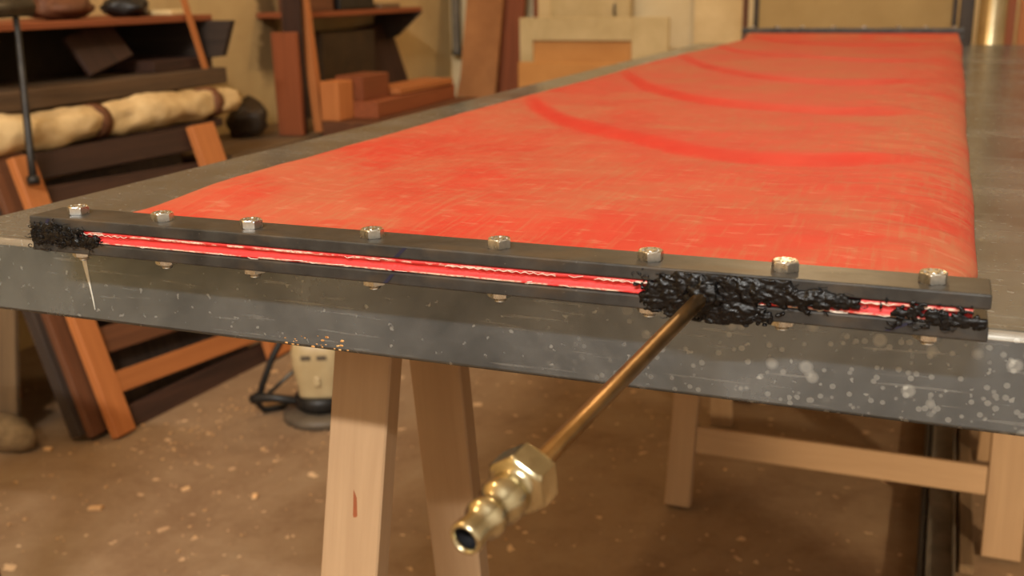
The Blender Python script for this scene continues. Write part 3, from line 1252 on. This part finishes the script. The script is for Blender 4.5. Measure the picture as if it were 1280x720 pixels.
def roll_mesh():
    bm = bmesh.new()
    seg, n = 28, 90
    rows = []
    for i in range(n + 1):
        y = 0.82 + (1.99 - 0.82) * i / n
        pinch = 1.0
        for ys_ in (1.438, 1.878):
            pinch -= 0.13 * math.exp(-((y - ys_) / 0.03) ** 2)
        endf = 1.0 if y < 1.9 else 1 - 0.25 * ((y - 1.9) / 0.09)
        row = []
        for k in range(seg):
            a = 2 * math.pi * k / seg
            nn = noise.noise(Vector((math.cos(a) * 1.3, math.sin(a) * 1.3, y * 9))) * 0.30 + noise.noise(Vector((math.cos(a) * 3, math.sin(a) * 3, y * 26))) * 0.13
            r = (0.043 if y > 1.44 else 0.046) * (1 + nn) * pinch * endf
            row.append(bm.verts.new((-1.318 + r * 1.15 * math.cos(a) - XO, y - YO, max(0.001, 0.043 + r * math.sin(a) * 0.98))))
        rows.append(row)
    for A, B in zip(rows, rows[1:]):
        for k in range(seg):
            j = (k + 1) % seg
            bm.faces.new((A[k], A[j], B[j], B[k]))
    bm.faces.new(list(reversed(rows[0])))
    bm.faces.new(rows[-1])
    bmesh.ops.recalc_face_normals(bm, faces=list(bm.faces))
    return mesh_from(bm, 'canvas')


XO, YO = -1.32, 1.45
link('canvas', roll_mesh(), 'canvas', roll, None, True)
for ys_ in (1.438, 1.878):
    me = lathe_mesh('strap', [(0.036, -0.019), (0.0425, -0.019), (0.0425, 0.019), (0.036, 0.019)], 28)
    s = link('strap', me, 'brown', roll, (0.002, ys_ - YO, 0.043), True)
    s.rotation_euler = (math.pi / 2, 0, 0)
    s.scale = (1.08, 1, 1)

# steel T-handled rod hooked over the shelf
rod = thing('steel_clamp', (-1.25, 1.17, 0.90), 'dark steel rod with thick grey head hanging at the upper left', 'clamp')
tube('rod', [(-1.268, 1.197, 0.92), (-1.262, 1.192, 0.87), (-1.225, 1.145, 0.63), (-1.212, 1.131, 0.575)], [0.0068, 0.0068, 0.0085, 0.0085], 'black_steel', rod, 14)
tube('foot', [(-1.213, 1.132, 0.582), (-1.209, 1.128, 0.566)], 0.0135, 'black_steel', rod, 16)
tube('head', [(-1.27, 1.02, 0.927), (-1.27, 1.238, 0.933)], 0.021, 'dark_metal', rod, 20)
tube('arm', [(-1.28, 1.10, 0.922), (-1.40, 1.10, 0.910), (-1.52, 1.10, 0.905)], 0.0105, 'dark_metal', rod, 12)

# clutter on the long shelf
def lump(name, label, cat, loc, sx, sy, sz, mat, seed):
    bm = bmesh.new()
    bmesh.ops.create_icosphere(bm, subdivisions=3, radius=1)
    for v in bm.verts:
        k = 1 + 0.4 * noise.noise(v.co * 1.6 + Vector((seed, 0, 0))) + 0.15 * noise.noise(v.co * 4 + Vector((seed, 5, 0)))
        v.co = Vector((v.co.x * sx * k, v.co.y * sy * k, max(0, v.co.z * sz * k + sz * 0.9)))
    o = link(name, mesh_from(bm, name), mat, None, loc, True)
    return tag(o, label, cat)


lump('rag', 'crumpled brown rag on the long shelf beside the steel head', 'rag', (-1.52, 1.58, 0.894), 0.07, 0.10, 0.035, 'brown', 2)
lump('rag', 'black crumpled rag on the long shelf, in its middle', 'rag', (-1.50, 1.80, 0.894), 0.06, 0.06, 0.03, 'black_plastic', 8)


def tin(name, label, loc, r, h, mat):
    t = thing(name, loc, label, 'tin')
    link('can', lathe_mesh('can', [(r * 0.97, 0), (r, 0.003), (r, h * 0.9), (r * 0.93, h * 0.95), (r * 0.93, h)], 24, True, True), mat, t, None, True)
    link('lid', lathe_mesh('lid', [(r * 0.9, h), (r * 0.9, h + 0.006), (r * 0.8, h + 0.006), (r * 0.78, h + 0.003)], 24, False, True), 'dark_metal', t, None, True)
    return t


tin('paint_tin', 'small dull grey tin on the long shelf', (-1.55, 1.90, 0.894), 0.035, 0.075, 'grey_tin')
o = box('wood_block', -1.55, -1.46, 1.865, 1.955, 0.8945, 0.909, 'cream', None, 0.002)
o.location.y += 0.075
tag(o, 'flat pale block at the end of the long shelf', 'block')
# short shelf
o = box('cardboard_box', -1.68, -1.55, 2.80, 2.97, 0.8805, 0.98, 'brown', None, 0.003)
tag(o, 'brown box standing on the short shelf', 'box')
o = box('tool_case', -1.70, -1.56, 3.03, 3.30, 0.8805, 0.96, 'black_plastic', None, 0.006)
tag(o, 'black case on the short shelf beside the brown box', 'case')
o = box('wood_block', -1.70, -1.56, 3.36, 3.52, 0.8805, 0.90, 'greywood', None, 0.003)
tag(o, 'flat weathered block at the far end of the short shelf', 'block')
# leaning post and boards
o = bar('post', (-1.383, 2.56, 0.490), (-1.424, 2.56, 0.98), (1, 0, 0), 0.033, 0.03, 'pine')
tag(o, 'orange post leaning on the front of the short shelf', 'post')
o = bar('board', (-1.438, 2.47, 0.488), (-1.442, 2.47, 0.825), (1, 0, 0), 0.093, 0.022, 'redwood')
tag(o, 'red brown board standing beside the orange post', 'board')
o = bar('board', (-1.57, 3.57, 0.324), (-1.715, 3.54, 0.81), (0, 1, 0), 0.30, 0.022, 'darkwood')
tag(o, 'wide dark board leaning on the wall below the short shelf', 'board')
o = bar('board', (-1.440, 2.51, 0.488), (-1.432, 2.51, 1.02), (1, 0, 0), 0.07, 0.02, 'darkwood')
tag(o, 'tall dark board hidden behind the red brown board and orange post', 'board')
# dark wall cabinet recess under short shelf
o = box('tool_case', -1.74, -1.60, 2.95, 3.36, 0.311, 0.80, 'darkpaint', None, 0.004)
tag(o, 'tall black cabinet under the short shelf', 'cabinet')
o.name = 'cabinet'
# workbench along the wall
wb = thing('low_bench', (-1.5, 2.6, 0), 'low rough wooden bench along the left wall carrying offcuts', 'bench')
box('top', XL + 0.004, -1.10, 2.02, 3.75, 0.28, 0.31, 'greywood', wb, 0.004)
for (x, y) in ((-1.70, 2.10), (-1.16, 2.10), (-1.70, 3.66), (-1.16, 3.66)):
    box('leg', x - 0.03, x + 0.03, y - 0.03, y + 0.03, 0.0, 0.28, 'darkwood', wb, 0.003)
# wood stacked on the bench
o = box('plank_stack', -1.66, -1.39, 2.04, 2.92, 0.31, 0.47, 'darkwood', None, 0.004)
o.name = 'beam'
tag(o, 'thick dark beam lying on the low bench', 'beam')
o = box('plank', -1.70, -1.362, 2.03, 2.93, 0.47, 0.487, 'greywood', None, 0.003)
tag(o, 'weathered plank lying on top of the dark beam', 'plank')
lump('sack', 'small black sack on the weathered plank by the wall', 'sack', (-1.57, 2.40, 0.487), 0.07, 0.06, 0.068, 'darkpaint', 15)
o = box('beam', -1.34, -1.14, 2.50, 3.36, 0.31, 0.535, 'brown', None, 0.004)
tag(o, 'thick brown timber on the bench behind the offcuts', 'beam')
o = box('wood_block', -1.33, -1.20, 2.60, 3.30, 0.535, 0.592, 'redwood', None, 0.003, rz=0.05)
tag(o, 'long red brown offcut lying on the thick timber', 'offcut')
o = box('wood_block', -1.34, -1.27, 2.50, 2.60, 0.5355, 0.665, 'pine', None, 0.003)
tag(o, 'upright orange offcut at the near end of the pile', 'offcut')
o = box('wood_block', -1.345, -1.24, 2.61, 2.80, 0.592, 0.675, 'redwood', None, 0.003)
tag(o, 'squat brown offcut on top of the pile', 'offcut')
o = bar('plank', (-1.27, 2.815, 0.607), (-1.27, 3.26, 0.607), (1, 0, 0), 0.13, 0.022, 'pine')
tag(o, 'short orange plank on top of the offcut pile', 'plank')
o = box('wood_block', -1.085, -1.01, 2.32, 2.72, 0.0, 0.540, 'darkwood', None, 0.004)
o.name = 'crate'
tag(o, 'dark brown box standing before the timber pile', 'crate')

# ================================================================== BACK WALL THINGS
o = link('downpipe', lathe_mesh('downpipe', [(0.022, 0.63), (0.026, 0.632), (0.026, 0.66), (0.022, 0.665), (0.022, 2.4)], 20, True, True), 'grey_tin', None, (-1.695, 4.365, 0), True)
tag(o, 'thin grey pipe in the room corner', 'pipe')
lump('stone', 'pale lump of rubble on the bench by the corner pipe', 'stone', (-1.36, 3.66, 0.31), 0.06, 0.06, 0.10, 'stone', 6)
o = bar('board', (-1.475, 3.98, 0.0), (-1.445, 4.30, 1.45), (1, 0, 0), 0.185, 0.02, 'cardboard')
tag(o, 'tall tan board leaning on the back wall near the corner', 'board')
o = bar('board', (-1.60, 4.02, 0.0), (-1.53, 4.20, 0.63), (1, 0, 0), 0.10, 0.02, 'pine')
tag(o, 'short orange board leaning left of the tall tan board', 'board')
o = bar('board', (-1.372, 4.12, 0.0), (-1.332, 4.34, 1.40), (1, 0, 0), 0.118, 0.02, 'redwood')
tag(o, 'narrow red brown board leaning right of the tall tan board', 'board')
o = box('board', -1.262, -1.20, 4.30, 4.325, 0.0, 1.3, 'redwood', None, 0.002)
tag(o, 'dark red board standing behind the pale frame', 'board')
# pale frame with brown panel
fr = thing('framed_board', (-0.87, 4.0, 0), 'pale painted frame around an ochre panel against the back wall', 'frame')
box('stile', -1.212, -1.149, 3.99, 4.02, 0.0, 0.823, 'ivory', fr, 0.002)
box('stile', -0.693, -0.532, 3.99, 4.02, 0.0, 0.823, 'ivory', fr, 0.002)
box('rail', -1.149, -0.693, 3.99, 4.02, 0.724, 0.823, 'ivory', fr, 0.002)
box('rail', -1.149, -0.693, 3.99, 4.02, 0.0, 0.10, 'ivory', fr, 0.002)
box('panel', -1.149, -0.693, 4.008, 4.016, 0.10, 0.724, 'panelbrown', fr, 0.0)
o = box('plank', -1.17, -0.70, 3.86, 3.885, 0.0, 0.638, 'panelbrown', None, 0.003)
tag(o, 'wide ochre board standing before the pale frame', 'board')
dp_ = thing('painted_board', (-0.99, 4.25, 0), 'pale grey painted board with a dark handle behind the pale frame', 'board')
box('door_panel', -1.212, -0.770, 4.24, 4.262, 0.0, 1.30, 'ivory', dp_, 0.002)
box('stile', -0.830, -0.770, 4.228, 4.24, 0.0, 1.30, 'ivory', dp_, 0.002)
box('stile', -1.212, -1.15, 4.228, 4.24, 0.0, 1.30, 'cream', dp_, 0.002)
tube('handle', [(-0.84, 4.225, 0.825), (-0.84, 4.215, 0.835), (-0.84, 4.215, 0.865), (-0.84, 4.225, 0.875)], 0.005, 'dark_metal', dp_, 8)
o = box('panel', -0.51, -0.235, 4.375, 4.40, 0.0, 1.6, 'cream', None, 0.002)
tag(o, 'smooth cream sheet standing on the back wall', 'panel')
# big tan board with trim
tb = thing('tan_board', (0.26, 3.45, 0), 'big tan board standing upright behind the far table end', 'board')
box('sheet', -0.066, 0.583, 3.44, 3.46, 0.0, 1.25, 'tan', tb, 0.002)
box('edge_strip', -0.083, -0.066, 3.43, 3.465, 0.0, 1.25, 'darkpaint', tb, 0.002)
box('edge_strip', 0.583, 0.600, 3.43, 3.465, 0.0, 1.25, 'darkpaint', tb, 0.002)
o = box('batten', -0.110, -0.090, 3.48, 3.50, 0.0, 1.3, 'cream', None, 0.002)
tag(o, 'pale batten standing left of the big tan board', 'batten')
o = box('batten', -0.135, -0.115, 3.50, 3.52, 0.0, 1.3, 'brown', None, 0.002)
tag(o, 'brown batten left of the pale batten', 'batten')
o = box('post', 0.606, 0.650, 3.30, 3.34, 0.0, 1.4, 'darkpaint', None, 0.003)
tag(o, 'dark post between the tan board and the steel flue', 'post')
fl_ = thing('steel_flue', (0.70, 3.10, 0), 'shiny vertical steel flue pipe behind the far table end', 'pipe')
MAT['flue'] = blotch('brushed_steel', (166, 150, 116), (196, 180, 144), 8, 0.25, 0.9, bump=0.05)
link('pipe', lathe_mesh('pipe', [(0.041, 0.0), (0.041, 0.62), (0.044, 0.625), (0.044, 0.645), (0.041, 0.65), (0.041, 2.6)], 32, True, True), 'flue', fl_, None, True)
o = box('post', 0.748, 0.774, 3.30, 3.33, 0.0, 1.5, 'redwood', None, 0.002)
tag(o, 'narrow dark red post right of the steel flue', 'post')
o = box('board', 0.784, 0.96, 3.31, 3.335, 0.0, 1.5, 'pine', None, 0.002)
tag(o, 'orange board at the right margin beside the red post', 'board')

# ================================================================== POWER TOOL ON THE FLOOR
rt = thing('router', (-0.695, 1.39, 0), 'cream and black power tool with a cable on the floor behind the trestle', 'power tool')
link('base_plate', lathe_mesh('base_plate', [(0.085, 0.002), (0.089, 0.004), (0.089, 0.016), (0.084, 0.022), (0.05, 0.024)], 36, True, True), 'grey_plastic', rt, None, True)
link('collar', lathe_mesh('collar', [(0.045, 0.022), (0.048, 0.03), (0.060, 0.036), (0.060, 0.058), (0.052, 0.064)], 36, True, True), 'black_plastic', rt, None, True)


def body_mesh():
    bm = bmesh.new()
    seg = 40
    prof = [(0.048, 0.060), (0.050, 0.070), (0.051, 0.085), (0.056, 0.110), (0.061, 0.140), (0.062, 0.170), (0.058, 0.190), (0.046, 0.203), (0.02, 0.208)]
    rows = []
    for r, z in prof:
        row = []
        for k in range(seg):
            a = 2 * math.pi * k / seg
            c, s = math.cos(a), math.sin(a)
            q = (abs(c) ** 4 + abs(s) ** 4) ** -0.25
            row.append(bm.verts.new((r * c * q * 0.93, r * s * q * 0.93, z)))
        rows.append(row)
    for A, B in zip(rows, rows[1:]):
        for k in range(seg):
            j = (k + 1) % seg
            bm.faces.new((A[k], A[j], B[j], B[k]))
    bm.faces.new(rows[-1])
    bm.faces.new(list(reversed(rows[0])))
    return mesh_from(bm, 'body')


bd = link('body', body_mesh(), 'cream_plastic', rt, None, True)
bd.rotation_euler = (0, 0, 0.38)
for (dx, z) in ((-0.018, 0.165), (0.018, 0.165)):
    s_ = link('vent', box_mesh('vent', 0.022, 0.006, 0.010, 0.001), 'grey_plastic', bd, (dx, -0.0575, z))
s_ = link('switch', box_mesh('switch', 0.014, 0.012, 0.022, 0.003, 2), 'cream_plastic', bd, (0.004, -0.053, 0.108))
tube('handle', [(-0.735, 1.36, 0.045), (-0.80, 1.345, 0.05), (-0.835, 1.34, 0.048), (-0.85, 1.34, 0.04)], [0.010, 0.010, 0.014, 0.012], 'black_plastic', rt, 12)
tube('handle', [(-0.655, 1.42, 0.045), (-0.59, 1.435, 0.05), (-0.545, 1.44, 0.048)], [0.010, 0.012, 0.014], 'black_plastic', rt, 12)
tube('cable', [(-0.715, 1.42, 0.205), (-0.75, 1.42, 0.215), (-0.785, 1.39, 0.19), (-0.805, 1.365, 0.14), (-0.825, 1.35, 0.08), (-0.84, 1.345, 0.03), (-0.835, 1.36, 0.009), (-0.80, 1.40, 0.009), (-0.75, 1.50, 0.009), (-0.62, 1.60, 0.009)], 0.008, 'black_plastic', rt, 10)
tube('guide_rod', [(-0.825, 1.352, 0.045), (-0.795, 1.375, 0.075), (-0.74, 1.41, 0.13)], 0.005, 'dark_metal', rt, 8)

# ================================================================== FLOOR ITEMS UNDER THE TABLE
o = box('steel_bar', 0.612, 0.620, 0.95, 2.35, 0.0, 0.03, 'black_plastic', None, 0.001)
tag(o, 'thin black steel bar lying on the floor under the table', 'bar')
ch = thing('steel_channel', (0.65, 1.6, 0), 'grey steel channel lying on the floor beside the black bar', 'channel')
box('web', 0.626, 0.672, 0.90, 2.40, 0.0, 0.004, 'grey_tin', ch, 0.0)
box('flange', 0.626, 0.630, 0.90, 2.40, 0.004, 0.024, 'grey_tin', ch, 0.0)
box('flange', 0.668, 0.672, 0.90, 2.40, 0.004, 0.024, 'grey_tin', ch, 0.0)
o = bar('batten', (0.690, 1.16, 0.010), (0.690, 2.2, 0.010), (1, 0, 0), 0.024, 0.018, 'greywood')
tag(o, 'weathered batten lying between the channel and the trestle leg', 'batten')
o = box('wood_block', 0.16, 0.225, 1.80, 1.86, 0.0, 0.035, 'darkwood', None, 0.003)
tag(o, 'small dark block on the floor behind the far trestle leg', 'block')

st = thing('shadow_stool', (-0.82, 0.30, 0), 'wooden stool added unseen outside the left margin to cast a floor shadow', 'shadow_stool')  # added out of view to throw a shadow on the lower left floor
box('seat', -0.96, -0.68, 0.16, 0.44, 0.60, 0.63, 'brown', st, 0.006)
for (x, y) in ((-0.93, 0.19), (-0.71, 0.19), (-0.93, 0.41), (-0.71, 0.41)):
    bar('leg', (x + (0.03 if x > -0.82 else -0.03), y + (0.02 if y > 0.3 else -0.02), 0.004), (x, y, 0.60), (1, 0, 0), 0.04, 0.04, 'brown', st, 0.003)

# wood crumbs and chips
rr = random.Random(99)
bm = bmesh.new()
for i in range(420):
    k = rr.random()
    if k < 0.5:
        y = rr.uniform(1.05, 1.85)
        x = -0.99 + abs(rr.gauss(0, 0.12)) + 0.02
    elif k < 0.9:
        x = rr.uniform(-1.15, -0.45)
        y = rr.uniform(0.55, 1.4)
    else:
        x = rr.uniform(-0.4, 0.55)
        y = rr.uniform(0.8, 1.9)
    s = 0.0012 + 0.0034 * rr.random() ** 3
    Mx = Matrix.Translation((x, y, s * 0.55)) @ Matrix.Rotation(rr.uniform(0, 6.28), 4, 'Z') @ Matrix.Rotation(rr.uniform(-0.4, 0.4), 4, 'X')
    bmesh.ops.create_cube(bm, size=1, matrix=Mx @ Matrix.Diagonal((s * rr.uniform(1.2, 2.6), s * rr.uniform(0.8, 1.6), s * rr.uniform(0.5, 1.0), 1)))
o = link('wood_crumbs', mesh_from(bm, 'wood_crumbs'), 'chip')
tag(o, 'pale wood crumbs and shavings strewn over the floor', 'crumbs', kind='stuff')
CH = [(-0.862, 0.838, 0.026, 0.014, 0.4, 'rectangular pale wood chip on the floor at lower left'), (-0.75, 0.965, 0.016, 0.009, 1.0, 'small wood chip right of the rectangular chip'),
      (-1.16, 1.02, 0.016, 0.012, 0.2, 'wood chip lying beside the pale stone'), (-0.97, 1.60, 0.02, 0.012, 0.9, 'wood chip near the far foot of the slatted frame'),
      (-0.60, 0.985, 0.016, 0.010, 2.0, 'wood chip alone in the middle of the open floor')]
for (x, y, a, b, rz, lab) in CH:
    o = link('wood_chip', box_mesh('wood_chip', a, b, 0.006, 0.001, 1, 0.0012), 'chip', None, (x, y, 0.0037))
    o.rotation_euler = (0, 0, rz)
    tag(o, lab, 'wood chip', 'larger wood chips on the floor')
